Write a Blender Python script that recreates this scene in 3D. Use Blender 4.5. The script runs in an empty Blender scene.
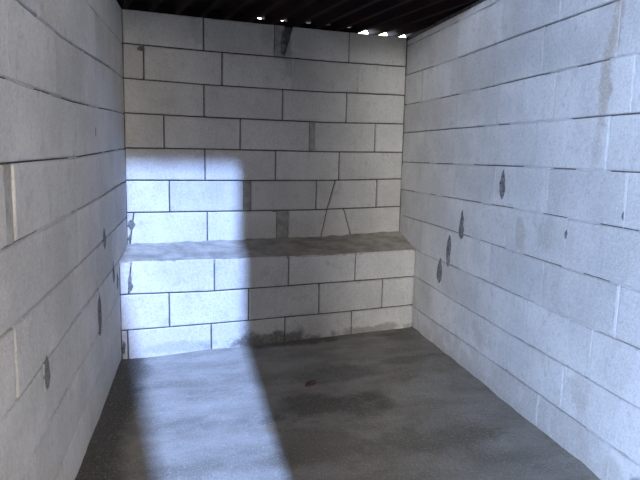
import bpy, bmesh, math, random
from mathutils import Vector, Matrix, noise

sc = bpy.context.scene
random.seed(7)

# ---------------------------------------------------------------- camera
cam_d = bpy.data.cameras.new('camera')
cam_d.sensor_width = 36.0
cam_d.lens = 620.336 / 640 * 36.0
cam_d.clip_start = 0.02
cam = bpy.data.objects.new('camera', cam_d)
sc.collection.objects.link(cam)
_r = Vector((0.923248, -0.383596, 0.021607))
_u = Vector((0.036167, 0.142761, 0.989096))
_f = Vector((0.382498, 0.9124, -0.145677))
_m = Matrix((_r, _u, -_f)).transposed().to_4x4()
_m.translation = Vector((-0.4515, -4.8909, 1.5))
cam.matrix_world = _m
sc.camera = cam

# ---------------------------------------------------------------- world, sun, exposure
SUN_SLOPE = 0.65
SKY_HORIZON = (4.1, 3.6, 2.9)
SKY_HIGH = (0.6, 0.5, 0.4)
SKY_HAZE = (31, 30.4, 30)
SKY_HAZE_HIGH = (0.9, 0.8, 0.7)
SKY_BLUE_HIGH = (1.4, 2.0, 3.4)
SKY_DIM = (0.42, 0.33, 0.25)
SKY_BLUE = (13.0, 18.0, 29)
w = bpy.data.worlds.new('sky')
sc.world = w
w.use_nodes = True
bg = w.node_tree.nodes['Background']
# pale grey overcast, with a bright clear blue part of the sky towards the left of the doorway
_t = w.node_tree
_g = _t.nodes.new('ShaderNodeTexCoord')
_s = _t.nodes.new('ShaderNodeSeparateXYZ')
_t.links.new(_g.outputs['Generated'], _s.inputs[0])


def _sky_ramp(sock, a, b):
    k = _t.nodes.new('ShaderNodeMapRange')
    k.interpolation_type = 'SMOOTHSTEP'
    k.inputs['From Min'].default_value = a
    k.inputs['From Max'].default_value = b
    _t.links.new(sock, k.inputs['Value'])
    return k.outputs[0]


def _sky_mix(f, a, b):
    x = _t.nodes.new('ShaderNodeMix')
    x.data_type = 'RGBA'
    x.clamp_result = False
    _t.links.new(f, x.inputs[0])
    for i, v in ((6, a), (7, b)):
        if isinstance(v, tuple): x.inputs[i].default_value = v + (1,)
        else: _t.links.new(v, x.inputs[i])
    return x.outputs[2]


_up = _sky_ramp(_s.outputs[2], 0.12, 0.28)
_low = _sky_mix(_sky_ramp(_s.outputs[0], -0.02, -0.20), _sky_mix(_up, SKY_HORIZON, SKY_HIGH), SKY_DIM)
_mid = _sky_mix(_sky_ramp(_s.outputs[0], -0.385, -0.49), _low, _sky_mix(_up, SKY_HAZE, SKY_HAZE_HIGH))
_all = _sky_mix(_sky_ramp(_s.outputs[0], -0.49, -0.62), _mid, _sky_mix(_up, SKY_BLUE, SKY_BLUE_HIGH))
# dim band added along the horizon to darken the wall tops
_all = _sky_mix(_sky_ramp(_s.outputs[2], 0.09, 0.0), _all, _sky_mix(_sky_ramp(_s.outputs[0], -0.3, -0.6), (0.22, 0.19, 0.15), (0.8, 0.95, 1.2)))
_t.links.new(_all, bg.inputs['Color'])
bg.inputs['Strength'].default_value = 7.0
sun_d = bpy.data.lights.new('sun', 'SUN')
sun_d.energy = 8.4
sun_d.angle = math.radians(1.3)
sun_d.color = (0.365, 0.55, 1.06)
sun = bpy.data.objects.new('sun', sun_d)
sc.collection.objects.link(sun)
sun.rotation_euler = Vector((0.172, 1.0, -SUN_SLOPE * 1.017)).to_track_quat('-Z', 'Y').to_euler()
sun.location = (-1.5, -9, 5)
vs = sc.view_settings
vs.view_transform = 'Standard'
vs.look = 'None'
vs.exposure = 0.06
vs.gamma = 1.0
vs.use_curve_mapping = False


# ---------------------------------------------------------------- helpers
def link(name, me, mat, parent=None):
    o = bpy.data.objects.new(name, me)
    if mat: me.materials.append(mat)
    sc.collection.objects.link(o)
    if parent: o.parent = parent
    return o


def mesh_obj(name, verts, faces, mat, parent=None, smooth=True, uv=None, tone=None):
    me = bpy.data.meshes.new(name)
    me.from_pydata([tuple(v) for v in verts], [], faces)
    me.update()
    if smooth:
        me.polygons.foreach_set('use_smooth', [True] * len(me.polygons))
    if uv:
        l = me.uv_layers.new(name='wall')
        for lp in me.loops:
            l.data[lp.index].uv = uv[lp.vertex_index]
    if tone:
        a = me.attributes.new('tone', 'FLOAT', 'POINT')
        a.data.foreach_set('value', tone)
    return link(name, me, mat, parent)


class Nodes:
    """small shader-graph builder"""
    def __init__(s, name):
        s.m = bpy.data.materials.new(name)
        s.m.use_nodes = True
        s.t = s.m.node_tree
        s.b = s.t.nodes['Principled BSDF']

    def n(s, kind, **kw):
        x = s.t.nodes.new(kind)
        for k, v in kw.items():
            setattr(x, k, v)
        return x

    def set(s, sock, v):
        if hasattr(v, 'is_output'):
            s.t.links.new(v, sock)
        else:
            sock.default_value = v

    def math(s, op, a, b=0.0, c=None):
        x = s.n('ShaderNodeMath', operation=op)
        s.set(x.inputs[0], a); s.set(x.inputs[1], b)
        if c is not None: s.set(x.inputs[2], c)
        return x.outputs[0]

    def mix(s, f, a, b, kind='MIX'):
        x = s.n('ShaderNodeMix', data_type='RGBA', blend_type=kind)
        s.set(x.inputs[0], f); s.set(x.inputs[6], a); s.set(x.inputs[7], b)
        return x.outputs[2]

    def noise(s, vec, scale, detail=4.0, rough=0.55):
        x = s.n('ShaderNodeTexNoise')
        x.inputs['Scale'].default_value = scale
        x.inputs['Detail'].default_value = detail
        x.inputs['Roughness'].default_value = rough
        s.t.links.new(vec, x.inputs['Vector'])
        return x.outputs['Fac']

    def ramp(s, v, a, b):
        x = s.n('ShaderNodeMapRange', interpolation_type='SMOOTHSTEP')
        s.set(x.inputs['Value'], v)
        x.inputs['From Min'].default_value = a
        x.inputs['From Max'].default_value = b
        return x.outputs['Result']

    def coord(s):
        return s.n('ShaderNodeTexCoord').outputs['Object']

    def blob(s, X, Y, cx, cy, rx, ry, wob=None, edge=0.6):
        """soft irregular patch around (cx, cy)"""
        dx = s.math('DIVIDE', s.math('SUBTRACT', X, cx), rx)
        dy = s.math('DIVIDE', s.math('SUBTRACT', Y, cy), ry)
        d = s.math('SQRT', s.math('ADD', s.math('MULTIPLY', dx, dx), s.math('MULTIPLY', dy, dy)))
        if wob is not None:
            d = s.math('ADD', d, s.math('MULTIPLY', s.math('SUBTRACT', wob, 0.5), 2.4))
        return s.ramp(d, 1.0, 1.0 - edge)

    def bump(s, h, strength, dist=0.01):
        x = s.n('ShaderNodeBump')
        x.inputs['Strength'].default_value = strength
        x.inputs['Distance'].default_value = dist
        s.t.links.new(h, x.inputs['Height'])
        s.t.links.new(x.outputs[0], s.b.inputs['Normal'])

    def done(s, col, rough=0.9, spec=0.2, drough=0.0):
        s.set(s.b.inputs['Base Color'], col)
        s.set(s.b.inputs['Roughness'], rough)
        s.b.inputs['Specular IOR Level'].default_value = spec
        if 'Diffuse Roughness' in s.b.inputs:
            s.b.inputs['Diffuse Roughness'].default_value = drough
        return s.m


def block_material(name, base, stains=()):
    k = Nodes(name)
    co = k.coord()
    at = k.n('ShaderNodeAttribute', attribute_name='tone').outputs['Fac']
    uvn = k.n('ShaderNodeUVMap', uv_map='wall').outputs[0]
    sep = k.n('ShaderNodeSeparateXYZ'); k.t.links.new(uvn, sep.inputs[0])
    S, Z = sep.outputs[0], sep.outputs[1]
    big = k.noise(co, 2.6, 5)
    mid = k.noise(co, 14.0, 5, 0.65)
    fine = k.noise(co, 130.0, 3, 0.7)
    col = k.mix(k.ramp(big, 0.3, 0.7), tuple(c * 0.88 for c in base) + (1,), tuple(min(1, c * 1.08) for c in base) + (1,))
    col = k.mix(k.ramp(mid, 0.52, 0.75), col, tuple(c * 0.80 for c in base) + (1,))
    br = k.n('ShaderNodeCombineColor')
    for i in range(3): k.t.links.new(at, br.inputs[i])
    col = k.mix(1.0, col, br.outputs[0], 'MULTIPLY')
    wob = k.noise(co, 9.0, 4, 0.6)
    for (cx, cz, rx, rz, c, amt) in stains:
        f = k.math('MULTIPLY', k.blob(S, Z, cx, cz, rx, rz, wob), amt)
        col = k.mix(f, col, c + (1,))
    # cement-grey scuffs and pale dust, drawn out along the height of the wall
    mp = k.n('ShaderNodeMapping'); mp.inputs['Scale'].default_value = (1, 1, 0.3)
    k.t.links.new(co, mp.inputs['Vector'])
    sc_ = k.noise(mp.outputs[0], 38.0, 4, 0.7)
    col = k.mix(k.math('MULTIPLY', k.ramp(sc_, 0.56, 0.72), 0.35), col, tuple(c * 0.62 for c in base) + (1,))
    col = k.mix(k.math('MULTIPLY', k.ramp(sc_, 0.42, 0.28), 0.35), col, tuple(min(1, c * 1.22) for c in base) + (1,))
    spk = k.noise(co, 70.0, 3, 0.8)
    col = k.mix(k.math('MULTIPLY', k.ramp(spk, 0.50, 0.66), 0.30), col, tuple(min(1, c * 1.30) for c in base) + (1,))
    col = k.mix(k.math('MULTIPLY', k.ramp(spk, 0.48, 0.34), 0.40), col, tuple(c * 0.62 for c in base) + (1,))
    # small air holes of the block surface
    vo = k.n('ShaderNodeTexVoronoi'); vo.inputs['Scale'].default_value = 26.0
    k.t.links.new(co, vo.inputs['Vector'])
    pit = k.math('MULTIPLY', k.ramp(vo.outputs['Distance'], 0.10, 0.05), k.ramp(k.noise(co, 6.0, 2), 0.56, 0.62))
    col = k.mix(k.math('MULTIPLY', pit, 0.6), col, tuple(c * 0.4 for c in base) + (1,))
    h = k.math('ADD', k.math('MULTIPLY', fine, 0.35), k.math('MULTIPLY', mid, 0.8))
    h = k.math('SUBTRACT', h, k.math('MULTIPLY', pit, 0.8))
    k.bump(k.math('ADD', h, k.math('MULTIPLY', spk, 0.8)), 0.7, 0.012)
    return k.done(col, 0.93, 0.15, 0.3)


def cement_material(name, base, var=0.25, scale=8.0, bump=0.6):
    k = Nodes(name)
    co = k.coord()
    a = k.noise(co, scale, 6, 0.65)
    b = k.noise(co, 90.0, 4, 0.7)
    col = k.mix(k.ramp(a, 0.3, 0.7), tuple(c * (1 - var) for c in base) + (1,), tuple(c * (1 + var) for c in base) + (1,))
    k.bump(k.math('ADD', k.math('MULTIPLY', a, 1.0), k.math('MULTIPLY', b, 0.5)), bump, 0.01)
    return k.done(col, 0.95, 0.15, 0.5)


BLOCK = (0.63, 0.618, 0.595)
BROWN = (0.40, 0.36, 0.31)
m_left = block_material('left_block', BLOCK, [(2.53, 0.66, 0.10, 0.10, (0.36, 0.36, 0.34), 0.5)])
m_right = block_material('right_block', BLOCK, [
    (2.79, 2.12, 0.055, 0.30, (0.42, 0.37, 0.30), 0.85), (2.74, 1.82, 0.055, 0.22, (0.42, 0.37, 0.30), 0.8),
    (2.09, 1.05, 0.08, 0.10, BROWN, 0.55), (2.37, 1.07, 0.09, 0.14, BROWN, 0.45), (2.72, 1.55, 0.05, 0.14, BROWN, 0.35),
    (0.60, 2.25, 0.10, 0.14, BROWN, 0.35), (1.65, 0.30, 0.16, 0.10, BROWN, 0.45), (2.75, 0.33, 0.12, 0.12, BROWN, 0.35),
    (3.20, 0.07, 0.10, 0.09, (0.10, 0.10, 0.11), 0.9),
    (1.6, 0.02, 1.4, 0.05, BROWN, 0.6), (2.0, 0.0, 1.9, 0.24, (0.47, 0.44, 0.40), 0.7)])
m_back = block_material('back_block', BLOCK, [
    (0.55, 2.35, 0.09, 0.13, (0.40, 0.42, 0.40), 0.5), (1.27, 2.33, 0.05, 0.18, (0.22, 0.24, 0.22), 0.75),
    (1.10, 2.38, 0.06, 0.12, BROWN, 0.4), (1.30, 2.16, 0.10, 0.12, (0.36, 0.37, 0.35), 0.5)])
m_ledge = block_material('ledge_block', BLOCK, [
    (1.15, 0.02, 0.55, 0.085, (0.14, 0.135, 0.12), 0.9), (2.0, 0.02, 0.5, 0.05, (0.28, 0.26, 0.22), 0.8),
    (0.45, 0.05, 0.40, 0.05, (0.36, 0.37, 0.38), 0.55)])
m_mortar = cement_material('mortar', (0.11, 0.107, 0.10), 0.3, 20.0)
m_flush = cement_material('flush_mortar', (0.58, 0.58, 0.57), 0.12, 20.0)
m_wide = cement_material('wide_mortar', (0.36, 0.355, 0.335), 0.2, 20.0)
m_drip = cement_material('mortar_lump', (0.175, 0.175, 0.17), 0.45, 40.0, 1.0)
m_screed = cement_material('ledge_screed', (0.31, 0.292, 0.26), 0.28, 7.0, 0.9)


# ---------------------------------------------------------------- block walls
def interp(poly, s):
    if isinstance(poly, (int, float)): return poly
    if s <= poly[0][0]: return poly[0][1]
    for (a, za), (b, zb) in zip(poly, poly[1:]):
        if s <= b: return za + (zb - za) * (s - a) / (b - a)
    return poly[-1][1]


class Wall:
    """block courses on a plane: o + t*s + z, front face looking along n"""
    def __init__(s, o, t, n):
        s.o, s.t, s.n = Vector(o), Vector(t), Vector(n)
        s.V, s.F, s.UV, s.T = [], [], [], []
        s.flip = s.t.cross(Vector((0, 0, 1))).dot(s.n) < 0

    def p(s, a, z, d=0.0):
        return s.o + s.t * a + s.n * d + Vector((0, 0, z))

    def block(s, s0b, s0t, s1b, s1t, lo, hi, gap, proud, tone, chip=0.5):
        """one block with eased edges; ends may slant (bottom/top s)"""
        h = gap / 2
        L = max(s1b - s0b, s1t - s0t)
        e = 0.0045
        nu = max(3, int(L / 0.045))
        us = [0, e / L, 2.2 * e / L] + [i / nu for i in range(1, nu)] + [1 - 2.2 * e / L, 1 - e / L, 1]
        H = interp(hi, (s0t + s1t) / 2) - interp(lo, (s0b + s1b) / 2)
        nv = max(2, int(H / 0.045))
        vsx = [0, e / H, 2.2 * e / H] + [i / nv for i in range(1, nv)] + [1 - 2.2 * e / H, 1 - e / H, 1]
        base = len(s.V)
        tu, tv = random.uniform(-.0025, .0025), random.uniform(-.002, .002)
        sd = random.uniform(0, 100)
        chips = [(random.choice((0, 1)), random.choice((0, 1)), random.uniform(.008, .02)) for _ in range(2) if random.random() < chip]
        for j, v in enumerate(vsx):
            for i, u in enumerate(us):
                sb = s0b + h + (s1b - s0b - gap) * u
                st = s0t + h + (s1t - s0t - gap) * u
                ss = sb + (st - sb) * v
                zl = interp(lo, ss) + h * 0.9
                zh = interp(hi, ss) - h * 0.9
                z = zl + (zh - zl) * v
                rim = i in (0, len(us) - 1) or j in (0, len(vsx) - 1)
                d = proud + tu * (u - .5) + tv * (v - .5) + 0.0014 * noise.noise(Vector((ss * 9 + sd, z * 9, sd)))
                if rim:
                    d -= e * 0.9
                    nz = noise.noise(Vector((ss * 30, z * 30, sd)))
                    d -= max(0, nz - 0.12) * 0.012
                for cu, cv, rad in chips:
                    q = math.hypot((u - cu) * L, (v - cv) * H)
                    if q < rad: d -= (rad - q) * 0.6
                s.V.append(s.p(ss, z, d)); s.UV.append((ss, z)); s.T.append(tone)
        nu_, nv_ = len(us), len(vsx)
        for j in range(nv_ - 1):
            for i in range(nu_ - 1):
                a = base + j * nu_ + i
                s.F.append((a, a + 1, a + nu_ + 1, a + nu_))
        # return faces running into the joint
        ring = [base + i for i in range(nu_)] + [base + j * nu_ + nu_ - 1 for j in range(1, nv_)] + \
               [base + (nv_ - 1) * nu_ + i for i in range(nu_ - 2, -1, -1)] + [base + j * nu_ for j in range(nv_ - 2, 0, -1)]
        k0 = len(s.V)
        for r in ring:
            s.V.append(s.V[r] - s.n * 0.03); s.UV.append(s.UV[r]); s.T.append(tone)
        for i in range(len(ring)):
            j = (i + 1) % len(ring)
            s.F.append((ring[j], ring[i], k0 + i, k0 + j))

    def build(s, name, mat, parent=None):
        F = [f[::-1] for f in s.F] if s.flip else s.F
        return mesh_obj(name, s.V, F, mat, parent, True, s.UV, s.T)


class Strips:
    """pointing strips, patches and core slabs in the same wall coordinates"""
    def __init__(s, wall):
        s.w = wall; s.V = []; s.F = []

    def strip(s, pts0, pts1, d, ragged=0.0015):
        """ribbon between two point lists (s, z), slightly lumpy"""
        b = len(s.V)
        n = len(pts0)
        for (a0, z0), (a1, z1) in zip(pts0, pts1):
            j = lambda: random.uniform(-ragged, ragged)
            mid = ((a0 + a1) / 2, (z0 + z1) / 2)
            s.V += [s.w.p(a0 + j(), z0, d - 0.006), s.w.p(*mid, d + j() * 0.6), s.w.p(a1 + j(), z1, d - 0.006)]
        for i in range(n - 1):
            for k in range(2):
                s.F.append((b + i * 3 + k, b + i * 3 + k + 1, b + i * 3 + k + 4, b + i * 3 + k + 3))

    def slab(s, a0, a1, zs, d0, d1):
        """solid body under the block skin; zs = function or (lo, hi)"""
        b = len(s.V)
        for d in (d0, d1):
            for a, z in ((a0, zs[0]), (a1, zs[0]), (a1, zs[1]), (a0, zs[1])):
                s.V.append(s.w.p(a, z, d))
        q = b
        s.F += [(q + 0, q + 1, q + 2, q + 3), (q + 7, q + 6, q + 5, q + 4), (q + 0, q + 4, q + 5, q + 1), (q + 1, q + 5, q + 6, q + 2),
                (q + 2, q + 6, q + 7, q + 3), (q + 3, q + 7, q + 4, q + 0)]

    def build(s, name, mat, parent, smooth=True):
        if s.V: return mesh_obj(name, s.V, [f[::-1] for f in s.F] if s.w.flip else s.F, mat, parent, smooth)


def lump(wall, s0, z0, wid, hgt, out, lean=0.0, seed=0):
    """a squeezed-out mortar lump: pointed at the top, full below the middle"""
    V, F = [], []
    nz, na = 11, 10
    for j in range(nz):
        v = j / (nz - 1)
        prof = math.sin(math.pi * min(1, (v * 0.97 + 0.015)) ** 0.75) ** 0.9
        for i in range(na):
            a = math.pi * i / (na - 1)
            k = 1 + 0.5 * noise.noise(Vector((math.cos(a) * 2 + seed, v * 5, seed)))
            V.append(wall.p(s0 + lean * (v - .5) + math.cos(a) * wid / 2 * prof * k, z0 + hgt * (v - .5), -0.004 + math.sin(a) * out * prof * k))
    for j in range(nz - 1):
        for i in range(na - 1):
            q = j * na + i
            f = (q, q + na, q + na + 1, q + 1)
            F.append(f if wall.flip else f[::-1])
    return V, F


def make_wall(name, o, t, n, lines, rows, smin, smax, mat, gap, core, parent=None, flush_bed=0.0, proud=0.003):
    """lines: course lines bottom to top; rows: per course a list of joints.
    joint = s | (s, 'f') flush | (s0, s1, 'w') wide mortar | (sb, st, 'x') slanted"""
    W = Wall(o, t, n)
    fl, wd = Strips(W), Strips(W)
    for r, joints in enumerate(rows):
        lo, hi = lines[r], lines[r + 1]
        ends = [(smin, smin, smin, smin)]
        for j in joints:
            if not isinstance(j, tuple): ends.append((j, j, j, j))
            elif j[-1] == 'f': ends.append((j[0],) * 4)
            elif j[-1] == 'w': ends.append((j[0], j[0], j[1], j[1]))
            elif j[-1] == 'x': ends.append((j[0], j[1], j[0], j[1]))
            if isinstance(j, tuple) and j[-1] in 'fw':
                a0, a1 = (j[0] - gap * .55, j[0] + gap * .55) if j[-1] == 'f' else (j[0], j[1])
                zz = [interp(lo, a0) + gap * .4 + (interp(hi, a0) - interp(lo, a0) - gap * .8) * i / 8 for i in range(9)]
                (fl if j[-1] == 'f' else wd).strip([(a0, z) for z in zz], [(a1, z) for z in zz], 0.003 if j[-1] == 'f' else 0.0)
        ends.append((smax, smax, smax, smax))
        for a, b in zip(ends, ends[1:]):
            if b[0] - a[2] < 0.012: continue
            W.block(a[2], a[3], b[0], b[1], lo, hi, gap, random.uniform(0, proud), random.uniform(0.90, 1.06))
        # bed joint: stretches pointed flush
        s = smin
        while s < smax and flush_bed > 0:
            ln = random.uniform(.08, .35)
            if random.random() < flush_bed:
                ss = [s + ln * i / 6 for i in range(7) if s + ln * i / 6 < smax]
                if len(ss) > 1:
                    fl.strip([(a, interp(lo, a) - gap * .55) for a in ss], [(a, interp(lo, a) + gap * .55) for a in ss], 0.002)
            s += ln
    ob = W.build(name, mat, parent)
    co = Strips(W)
    for (a0, a1, z0, z1) in core:
        co.slab(a0, a1, (z0, z1), -0.14, -0.012)
    co.build('mortar_bed', m_mortar, ob, False)
    fl.build('flush_pointing', m_flush, ob)
    wd.build('wide_pointing', m_wide, ob)
    return W, ob


def structure(o):
    o['kind'] = 'structure'
    return o


TL, NL = (-0.2083, -0.9781, 0), (0.9781, -0.2083, 0)
TR, NR = (-0.1864, -0.9825, 0), (-0.9825, 0.1864, 0)
DEEP = 5.3

# back wall, above the ledge
Bl = [[(0.0, 0.735), (1.69, 0.738), (2.35, 0.765)],
      [(0.005, 0.987), (0.804, 0.983), (1.546, 0.982), (2.319, 0.997)],
      [(0.016, 1.232), (0.804, 1.230), (1.68, 1.233), (2.376, 1.247)],
      [(0.002, 1.474), (0.643, 1.478), (1.673, 1.475), (2.375, 1.484)],
      [(0.0, 1.732), (0.644, 1.724), (1.667, 1.72), (2.382, 1.733)],
      [(0.0, 1.983), (0.645, 1.971), (1.66, 1.969), (1.85, 1.975), (2.37, 1.981)],
      [(0.005, 2.232), (0.646, 2.224), (1.654, 2.221), (2.376, 2.228)],
      [(0.0, 2.476), (0.647, 2.471), (1.647, 2.471), (2.358, 2.479)]]
Br = [[(0.02, 0.055, 'x'), 0.62, (1.206, 1.304, 'w'), (1.607, 1.659, 'x'), (1.893, 1.818, 'x')],
      [0.325, (0.92, 0.979, 'w'), 1.557, (1.66, 1.73, 'x'), 2.133],
      [0.604, 1.188, (1.764, 'd')],
      [0.29, 0.888, (1.485, 1.525, 'w'), 2.099],
      [0.598, 1.243, 1.818],
      [0.15, 0.742, (1.328, 'f'), (1.908, 'f')],
      [0.597, (1.171, 1.25, 'w'), (1.25, 1.32, 'x'), 1.828]]
Br[2][2] = 1.764
WB, back = make_wall('wall_back', (0, 0, 0), (1, 0, 0), (0, -1, 0), Bl, Br, 0.0, 2.383, m_back, 0.0115,
                     [(-0.14, 2.52, -0.05, 2.470)], flush_bed=0.0)
structure(back)

# left wall
Ll = [-0.05, [(1.478, 0.225), (2.008, 0.215), (2.453, 0.192)],
      [(1.333, 0.464), (2.231, 0.459), (2.904, 0.443)],
      [(0.3, 0.708), (1.287, 0.707), (2.159, 0.710), (2.692, 0.701), (3.06, 0.700)],
      [(0.237, 0.952), (1.154, 0.943), (2.422, 0.936), (3.019, 0.939)],
      [(0.184, 1.223), (1.588, 1.193), (2.513, 1.190), (2.977, 1.189)],
      [(0.136, 1.466), (1.859, 1.436), (2.936, 1.436)],
      [(0.085, 1.726), (1.814, 1.687), (2.605, 1.686), (2.893, 1.688)],
      [(0.035, 1.983), (0.66, 1.979), (2.077, 1.935), (2.676, 1.946)],
      [(0.0, 2.225), (2.5, 2.195)], [(0, 2.474), (2.5, 2.462)]]


def fill(joints, smax=DEEP, step=0.61, kind='f'):
    js = list(joints)
    last = js[-1]
    s = (last[1] if last[-1] == 'w' else last[0]) if isinstance(last, tuple) else last
    while s + step < smax - 0.1:
        s += step
        js.append((s, kind))
    return js


Lr = [fill([(0.5, 'f'), (1.12, 'f')]), fill([(0.3, 'f'), (0.9, 'f'), (1.5, 'f')]), fill([(0.75, 'f'), (1.35, 'f'), (1.95, 'f')]),
      fill([(0.8, 'f'), (1.40, 'f'), (1.991, 'f'), 2.886]), fill([(0.65, 'f'), (1.258, 'f'), (1.87, 'f'), (2.493, 'f')]),
      fill([(0.62, 'f'), (1.25, 'f'), (1.877, 'f'), (2.815, 2.91, 'w')]), fill([(0.6, 'f'), (1.21, 'f'), (1.82, 'f'), (2.437, 'f')]),
      fill([(0.35, 'f'), (0.96, 'f'), (1.57, 'f'), (2.188, 'f')]), fill([(0.6, 'f'), (1.2, 'f')]), fill([(0.3, 'f'), (0.9, 'f'), (1.554, 'f')])]
WL, left = make_wall('wall_left', (0, 0, 0), TL, NL, Ll, Lr, 0.0, DEEP, m_left, 0.0075,
                     [(-0.14, DEEP, -0.05, 2.49)], flush_bed=0.25)
structure(left)

# right wall
Rl = [-0.05, [(0.4, 0.178), (0.916, 0.178), (1.853, 0.191), (2.612, 0.189), (3.118, 0.187)],
      [(0.439, 0.446), (1.237, 0.434), (2.155, 0.427), (3.15, 0.430)],
      [(0.412, 0.668), (1.185, 0.677), (2.122, 0.676), (3.117, 0.681)],
      [(0.0, 0.922), (0.871, 0.929), (2.075, 0.925), (3.083, 0.929)],
      [(0.034, 1.153), (1.333, 1.169), (2.179, 1.179), (3.048, 1.182)],
      [(0.036, 1.398), (2.038, 1.423), (3.022, 1.429)],
      [(0.004, 1.655), (2.005, 1.671), (2.988, 1.679)],
      [(0.024, 1.899), (1.189, 1.903), (1.972, 1.919), (2.953, 1.932)],
      [(0.018, 2.154), (1.056, 2.154), (1.938, 2.174), (2.785, 2.181)],
      [(0.0, 2.404), (1.212, 2.412), (1.681, 2.421)],
      [(0.0, 2.450), (1.468, 2.467)]]
Rr = [fill([(0.6, 'f'), (1.2, 'f'), (1.797, 'f'), (2.40, 'f'), (3.0, 'f')]), fill([(0.8, 'f'), (1.408, 'f'), (2.022, 'f'), (2.611, 'f')]),
      fill([(1.0, 'f'), (1.61, 'f'), (2.219, 'f'), (2.81, 'f')]), fill([(0.55, 'f'), (1.15, 'f'), (1.75, 'f'), (2.353, 'f'), (2.96, 'f')]),
      fill([(0.7, 'f'), (1.31, 'f'), (1.925, 'f'), (2.533, 'f')]), fill([(0.5, 'f'), (1.127, 'f'), (1.75, 'f'), (2.345, 'f'), (2.95, 'f')]),
      fill([(0.5, 'f'), (1.1, 'f'), (1.584, 'f'), (2.189, 'f'), (2.795, 'f')]), fill([(0.55, 'f'), (1.141, 'f'), (1.735, 'f'), (2.341, 'f'), (2.933, 'f')]),
      fill([0.421, (0.992, 'f'), (1.673, 'f'), (2.193, 'f')]), fill([0.524, (1.078, 'f'), (1.725, 'f')]),
      fill([(0.3, 'f'), (0.62, 'f'), (1.05, 'f'), (1.3, 'f')])]
WR, right = make_wall('wall_right', (2.3828, 0, 0), TR, NR, Rl, Rr, 0.0, DEEP, m_right, 0.0065,
                      [(-0.14, DEEP, -0.05, 2.49)], flush_bed=0.30)
structure(right)

# mortar lumps squeezed out of the joints
for wall, ob, items in ((WR, right, [(1.851, 1.315, 0.065, 0.21, .018), (1.306, 1.0, 0.085, 0.23, .02), (1.109, 0.785, 0.075, 0.28, .02),
                                     (0.963, 0.60, 0.10, 0.22, .02), (2.533, 1.10, 0.025, 0.06, .01), (2.942, 1.24, .02, .06, .008)]),
                        (WL, left, [(1.096, 0.953, 0.10, 0.17, .013), (0.769, 0.70, 0.10, 0.22, .012), (1.347, 0.572, 0.14, 0.32, .014),
                                    (2.53, 0.667, 0.07, 0.17, .014), (1.294, 1.574, 0.03, 0.10, .008), (0.60, 0.60, 0.08, 0.18, .012)])):
    for i, (a, z, wd_, hg, out) in enumerate(items):
        V, F = lump(wall, a, z, wd_, hg, out, 0.0, i * 3.7 + 1)
        mesh_obj('mortar_lump', V, F, m_drip, ob)
for i, (a, z, wd_, hg) in enumerate([(0.035, 0.90, .06, .11), (0.02, 0.79, .03, .09), (1.24, 2.34, .05, .2), (1.185, 0.98, .05, .02), (0.13, 2.205, .05, .04)]):
    V, F = lump(WB, a, z, wd_, hg, .012, 0, i * 2.3)
    mesh_obj('mortar_lump', V, F, m_drip, back)

# ---------------------------------------------------------------- ledge
ledge = bpy.data.objects.new('block_ledge', None)
sc.collection.objects.link(ledge)
ledge['label'] = 'low ledge of pale blocks with a dark cement top along the back wall'
ledge['category'] = 'ledge'
OF, TF, NF = Vector((-0.1046, -0.491, 0)), Vector((0.9997, 0.0236, 0)), (0.0236, -0.9997, 0)
Fl = [-0.05, [(0.006, 0.209), (0.636, 0.198), (1.615, 0.192), (2.397, 0.197)],
      [(0.069, 0.466), (0.637, 0.444), (1.609, 0.442), (2.385, 0.444)],
      [(0.0, 0.700), (0.08, 0.700), (0.788, 0.686), (1.602, 0.674), (2.373, 0.680)]]
Fr = [[0.05, 0.647, 1.23, 1.814], [0.341, 0.934, 1.517, 2.095], [(0.062, 0.085, 'x'), 0.671, 1.253, 1.834]]
WF, riser = make_wall('block_riser', OF, TF, NF, Fl, Fr, 0.004, 2.402, m_ledge, 0.0115,
                      [(0.006, 2.398, -0.05, 0.66)], parent=ledge)
for i, (a, z, wd_, hg) in enumerate([(0.072, 0.55, .045, .15), (0.02, 0.10, .03, .16)]):
    V, F = lump(WF, a, z, wd_, hg, .012, 0, i * 2.3 + 5)
    mesh_obj('mortar_lump', V, F, m_drip, riser)
# cement top, troweled by hand, a little higher at the wall
V, F = [], []
NX, NY = 96, 22
for j in range(NY + 1):
    v = j / NY
    for i in range(NX + 1):
        u = i / NX
        f0 = OF + TF * (0.004 + 2.396 * u)
        b0 = Vector((2.383 * u, 0.0, 0))
        P = f0.lerp(b0, v)
        zf = interp(Fl[3], 2.4 * u) - 0.004
        zb = interp(Bl[0], 2.383 * u) + 0.006
        z = zf + (zb - zf) * v + 0.010 * noise.noise(Vector((P.x * 5, P.y * 9, 3))) + 0.004 * noise.noise(Vector((P.x * 25, P.y * 30, 9)))
        if v > 0.85: z += 0.012 * (v - 0.85) / 0.15 * (0.5 + noise.noise(Vector((P.x * 12, 0, 1))))
        P.z = z
        if j == 0:
            P.y -= 0.002 + 0.004 * noise.noise(Vector((P.x * 20, 4, 0)))
            P.z -= 0.006
        V.append(P)
n0 = len(V)
for i in range(NX + 1):
    V.append(V[i] - Vector((0, -0.008, 0.03)))
for j in range(NY):
    for i in range(NX):
        a = j * (NX + 1) + i
        F.append((a, a + 1, a + NX + 2, a + NX + 1))
for i in range(NX):
    F.append((n0 + i, n0 + i + 1, i + 1, i))
top = mesh_obj('cement_top', V, F, m_screed, ledge)
top['label'] = 'dark rough cement top of the ledge'

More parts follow.
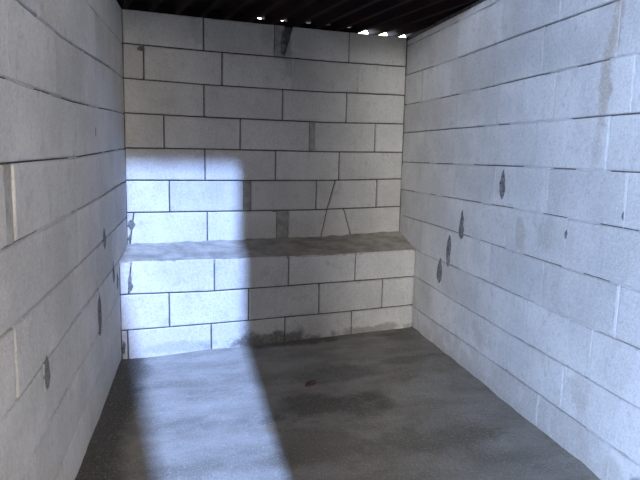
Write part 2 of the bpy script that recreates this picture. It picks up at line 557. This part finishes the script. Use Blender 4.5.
# ---------------------------------------------------------------- floor
def floor_material():
    k = Nodes('floor_cement')
    co = k.coord()
    sep = k.n('ShaderNodeSeparateXYZ'); k.t.links.new(co, sep.inputs[0])
    X, Y = sep.outputs[0], sep.outputs[1]
    mp = k.n('ShaderNodeMapping'); mp.inputs['Scale'].default_value = (0.8, 1.5, 1); mp.inputs['Rotation'].default_value = (0, 0, 0.35)
    k.t.links.new(co, mp.inputs['Vector'])
    streak = k.noise(mp.outputs[0], 3.2, 7, 0.62)
    mid = k.noise(co, 7.0, 6, 0.65)
    fine = k.noise(co, 42.0, 4, 0.75)
    grit = k.noise(co, 95.0, 3, 0.8)
    col = k.mix(k.ramp(streak, 0.26, 0.74), (0.19, 0.178, 0.156, 1), (0.335, 0.318, 0.288, 1))
    col = k.mix(k.math('MULTIPLY', k.ramp(mid, 0.5, 0.75), 0.45), col, (0.22, 0.21, 0.19, 1))
    wob = k.noise(co, 3.5, 5, 0.6)
    for (cx, cy, rx, ry, c, a) in [(0.95, -1.72, 0.46, 0.28, (0.10, 0.092, 0.078), 0.85), (1.30, -1.25, 0.5, 0.16, (0.12, 0.115, 0.105), 0.6),
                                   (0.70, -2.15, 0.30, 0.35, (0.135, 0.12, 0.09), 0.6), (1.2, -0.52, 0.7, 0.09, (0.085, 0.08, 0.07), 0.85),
                                   (1.98, -0.56, 0.16, 0.06, (0.19, 0.12, 0.07), 0.7), (0.55, -1.9, 0.06, 0.1, (0.2, 0.15, 0.06), 0.4),
                                   (1.75, -1.65, 0.35, 0.22, (0.34, 0.33, 0.31), 0.6), (1.30, -2.3, 0.45, 0.22, (0.14, 0.128, 0.105), 0.6), (1.75, -1.15, 0.4, 0.12, (0.14, 0.132, 0.115), 0.6), (1.0, -1.36, 0.10, 0.05, (0.22, 0.14, 0.13), 0.35),
                                   (2.1, -0.65, 0.25, 0.2, (0.13, 0.125, 0.115), 0.5)]:
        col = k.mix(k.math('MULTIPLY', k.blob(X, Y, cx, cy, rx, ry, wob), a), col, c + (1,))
    # shaded strip along the foot of the left wall, darkened in the floor colour
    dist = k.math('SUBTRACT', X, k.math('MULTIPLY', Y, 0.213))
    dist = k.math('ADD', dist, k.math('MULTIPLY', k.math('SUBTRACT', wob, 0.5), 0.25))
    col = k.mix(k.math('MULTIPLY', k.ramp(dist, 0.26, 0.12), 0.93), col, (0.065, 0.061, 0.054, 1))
    col = k.mix(k.math('MULTIPLY', k.ramp(grit, 0.54, 0.66), 0.5), col, (0.50, 0.49, 0.46, 1))
    col = k.mix(k.math('MULTIPLY', k.ramp(grit, 0.46, 0.34), 0.45), col, (0.15, 0.145, 0.13, 1))
    h = k.math('ADD', k.math('MULTIPLY', mid, 1.0), k.math('ADD', k.math('MULTIPLY', fine, 0.5), k.math('MULTIPLY', grit, 0.35)))
    k.bump(h, 1.0, 0.02)
    return k.done(col, 0.85, 0.3, 1.0)


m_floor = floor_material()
V, F = [], []
NX, NY = 110, 190
for j in range(NY + 1):
    q = j / NY * DEEP            # distance from the back wall
    for i in range(NX + 1):
        u = i / NX
        y = 0.02 - q * 0.9781
        xl = 0.213 * y - 0.05
        xr = 2.383 + 0.1897 * y + 0.05
        x = xl + (xr - xl) * u
        z = 0.009 * noise.noise(Vector((x * 2.2, y * 3.5, 0))) + 0.004 * noise.noise(Vector((x * 8, y * 12, 2))) + 0.0016 * noise.noise(Vector((x * 34, y * 34, 7)))
        edge = min(x - xl, xr - x, 0.55 + 0 * y if y < -0.6 else 9)
        z += 0.007 * max(0, 1 - (min(x - xl, xr - x) - 0.05) / 0.09) * (0.4 + noise.noise(Vector((y * 6, u, 3))))
        V.append((x, y, z))
for j in range(NY):
    for i in range(NX):
        a = j * (NX + 1) + i
        F.append((a + 1, a, a + NX + 1, a + NX + 2))
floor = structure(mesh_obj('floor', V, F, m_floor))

# ---------------------------------------------------------------- roof (ceiling): ribbed metal sheet
k = Nodes('roof_sheet')
co = k.coord()
k.bump(k.noise(co, 20, 3), 0.1)
m_roof = k.done(k.mix(k.ramp(k.noise(co, 3, 4), .35, .65), (0.007, 0.0012, 0.0012, 1), (0.013, 0.002, 0.002, 1)), 0.75, 0.2)


def rib(x):
    d = abs((x - 1.07 + 0.095) % 0.19 - 0.095)
    if d > 0.072: return 0.0
    return 0.060 * math.sin(min(1, (0.072 - d) / 0.05) * math.pi / 2)


xs = []
x = -1.6
while x < 2.75:
    xs.append(x); x += 0.0095
ys = [(0.16, 2.482), (-0.4, 2.484), (-0.9, 2.487), (-1.44, 2.49), (-5.75, 5.38)]
V, F = [], []
for y, z in ys:
    for x in xs: V.append((x, y, z + rib(x)))
n = len(xs)
nb = len(V)
V += [(a, b, c + 0.002) for a, b, c in V]
for j in range(len(ys) - 1):
    for i in range(n - 1):
        a = j * n + i
        F.append((a, a + 1, a + n + 1, a + n)); F.append((nb + a, nb + a + n, nb + a + n + 1, nb + a + 1))
structure(mesh_obj('ceiling', V, F, m_roof, None, False))
# mortar packing under the ribs on top of the back wall; the loose ones let the sky through
pk = Strips(WB)
cx = 1.07 - 0.19 * 7
fillz = {1.07: 2.504, 1.26: 2.506, 1.45: 2.507, 1.64: 2.508, 1.83: 2.506, 2.02: 2.472, 2.21: 2.474, 2.40: 2.476}
while cx < 2.45:
    zf = next((v for kx, v in fillz.items() if abs(kx - cx) < .02), 2.54)
    wdt = 0.071
    if zf >= 2.54: pk.slab(cx - wdt, cx + wdt, (2.46, 2.545), -0.12, -0.02)
    else:
        pk.slab(cx - wdt, cx + wdt, (2.46, zf), -0.13, -0.01)
        if zf > 2.49:
            hw = random.uniform(.018, .034); off = random.uniform(-.012, .012)
            pk.slab(cx - wdt, cx + off - hw, (2.46, 2.545), -0.12, -0.02)
            pk.slab(cx + off + hw, cx + wdt, (2.46, 2.545), -0.12, -0.02)
    cx += 0.19
pk.build('rib_packing', m_roof, back, False)

# ---------------------------------------------------------------- the doorway side, behind the viewer
yF = -5.2
lint = 1.45 + 5.2 * 1.017 * SUN_SLOPE
m_plain = block_material('front_block', BLOCK)
for W_, ob, nm in ((WL, left, 'gable_infill'), (WR, right, 'gable_infill')):
    V = []
    for d in (-0.14, 0.0):
        for s_, z_ in ((1.55, 2.455), (DEEP, 2.455), (DEEP, 4.95), (1.55, 2.475)):
            V.append(W_.p(s_, z_, d))
    mesh_obj(nm, V, [(0, 1, 2, 3), (7, 6, 5, 4), (0, 4, 5, 1), (1, 5, 6, 2), (2, 6, 7, 3), (3, 7, 4, 0)], m_plain, ob, False,
             [(0, 0)] * 8, [1.0] * 8)


def box(V, F, x0, x1, y0, y1, z0, z1):
    b = len(V)
    V += [(x, y, z) for z in (z0, z1) for x, y in ((x0, y0), (x1, y0), (x1, y1), (x0, y1))]
    F += [tuple(b + i for i in f) for f in ((3, 2, 1, 0), (4, 5, 6, 7), (0, 1, 5, 4), (1, 2, 6, 5), (2, 3, 7, 6), (3, 0, 4, 7))]


V, F = [], []
box(V, F, 0.87 - 0.172 * 5.2, 1.60, yF - 0.15, yF, -0.05, 5.02)
box(V, F, -1.45, -0.935, yF - 0.15, yF, -0.05, 5.02)  # unseen left jamb, added to keep grazing sun off the left wall
box(V, F, -1.45, 0.87 - 0.172 * 5.2, yF - 0.15, yF, lint, 5.05)
structure(mesh_obj('wall_front', V, F, m_plain, None, False, [(0, 0)] * len(V), [1.0] * len(V)))

# ground outside
V = [(-14, -22, -0.06), (14, -22, -0.06), (14, -5.15, -0.06), (-14, -5.15, -0.06)]
structure(mesh_obj('ground', V, [(0, 1, 2, 3)], cement_material('yard_earth', (0.22, 0.20, 0.17)), None, False))

# unseen sheet added outside the doorway to shade the sun patch's left edge
k = Nodes('blocker'); m_blocker = k.done((0.22, 0.17, 0.11, 1), 0.8)
pts = [(-1.50, -0.058), (-0.79, -0.058), (-0.79, 2.55), (-1.17, 4.6), (-1.50, 4.6)]
V = [(x, -6.8 - d, z) for d in (0, 0.02) for x, z in pts]
F = [(0, 1, 2, 3, 4), (9, 8, 7, 6, 5)] + [(i, i + 5, (i + 1) % 5 + 5, (i + 1) % 5) for i in range(5)]
b = mesh_obj('sun_blocker_1', V, F, m_blocker, None, False)
structure(b)

# ---------------------------------------------------------------- small debris
def pebble(name, loc, size, mat, seed, label, cat, group=None, rot=0.0):
    bm = bmesh.new()
    bmesh.ops.create_icosphere(bm, subdivisions=3, radius=1.0)
    for v in bm.verts:
        kf = 1 + 0.35 * noise.noise(v.co * 1.3 + Vector((seed, 0, 0))) + 0.12 * noise.noise(v.co * 4 + Vector((0, seed, 0)))
        c = v.co
        # angular: squash towards a broken-block form
        c = Vector([math.copysign(abs(q) ** 0.6, q) for q in c])
        v.co = Vector((c.x * size[0], c.y * size[1], c.z * size[2])) * kf * 0.5
    me = bpy.data.meshes.new(name); bm.to_mesh(me); bm.free()
    me.polygons.foreach_set('use_smooth', [True] * len(me.polygons))
    o = link(name, me, mat)
    o.location = loc; o.rotation_euler = (0, 0, rot)
    o['label'] = label; o['category'] = cat
    if group: o['group'] = group
    return o


m_brick = cement_material('brick_chip', (0.15, 0.085, 0.078), 0.4, 50)
pebble('brick_chip', (0.985, -1.36, 0.008), (0.085, 0.035, 0.022), m_brick, 2.0, 'small dark red brick chip lying in the middle of the cement floor', 'brick chip', rot=0.5)
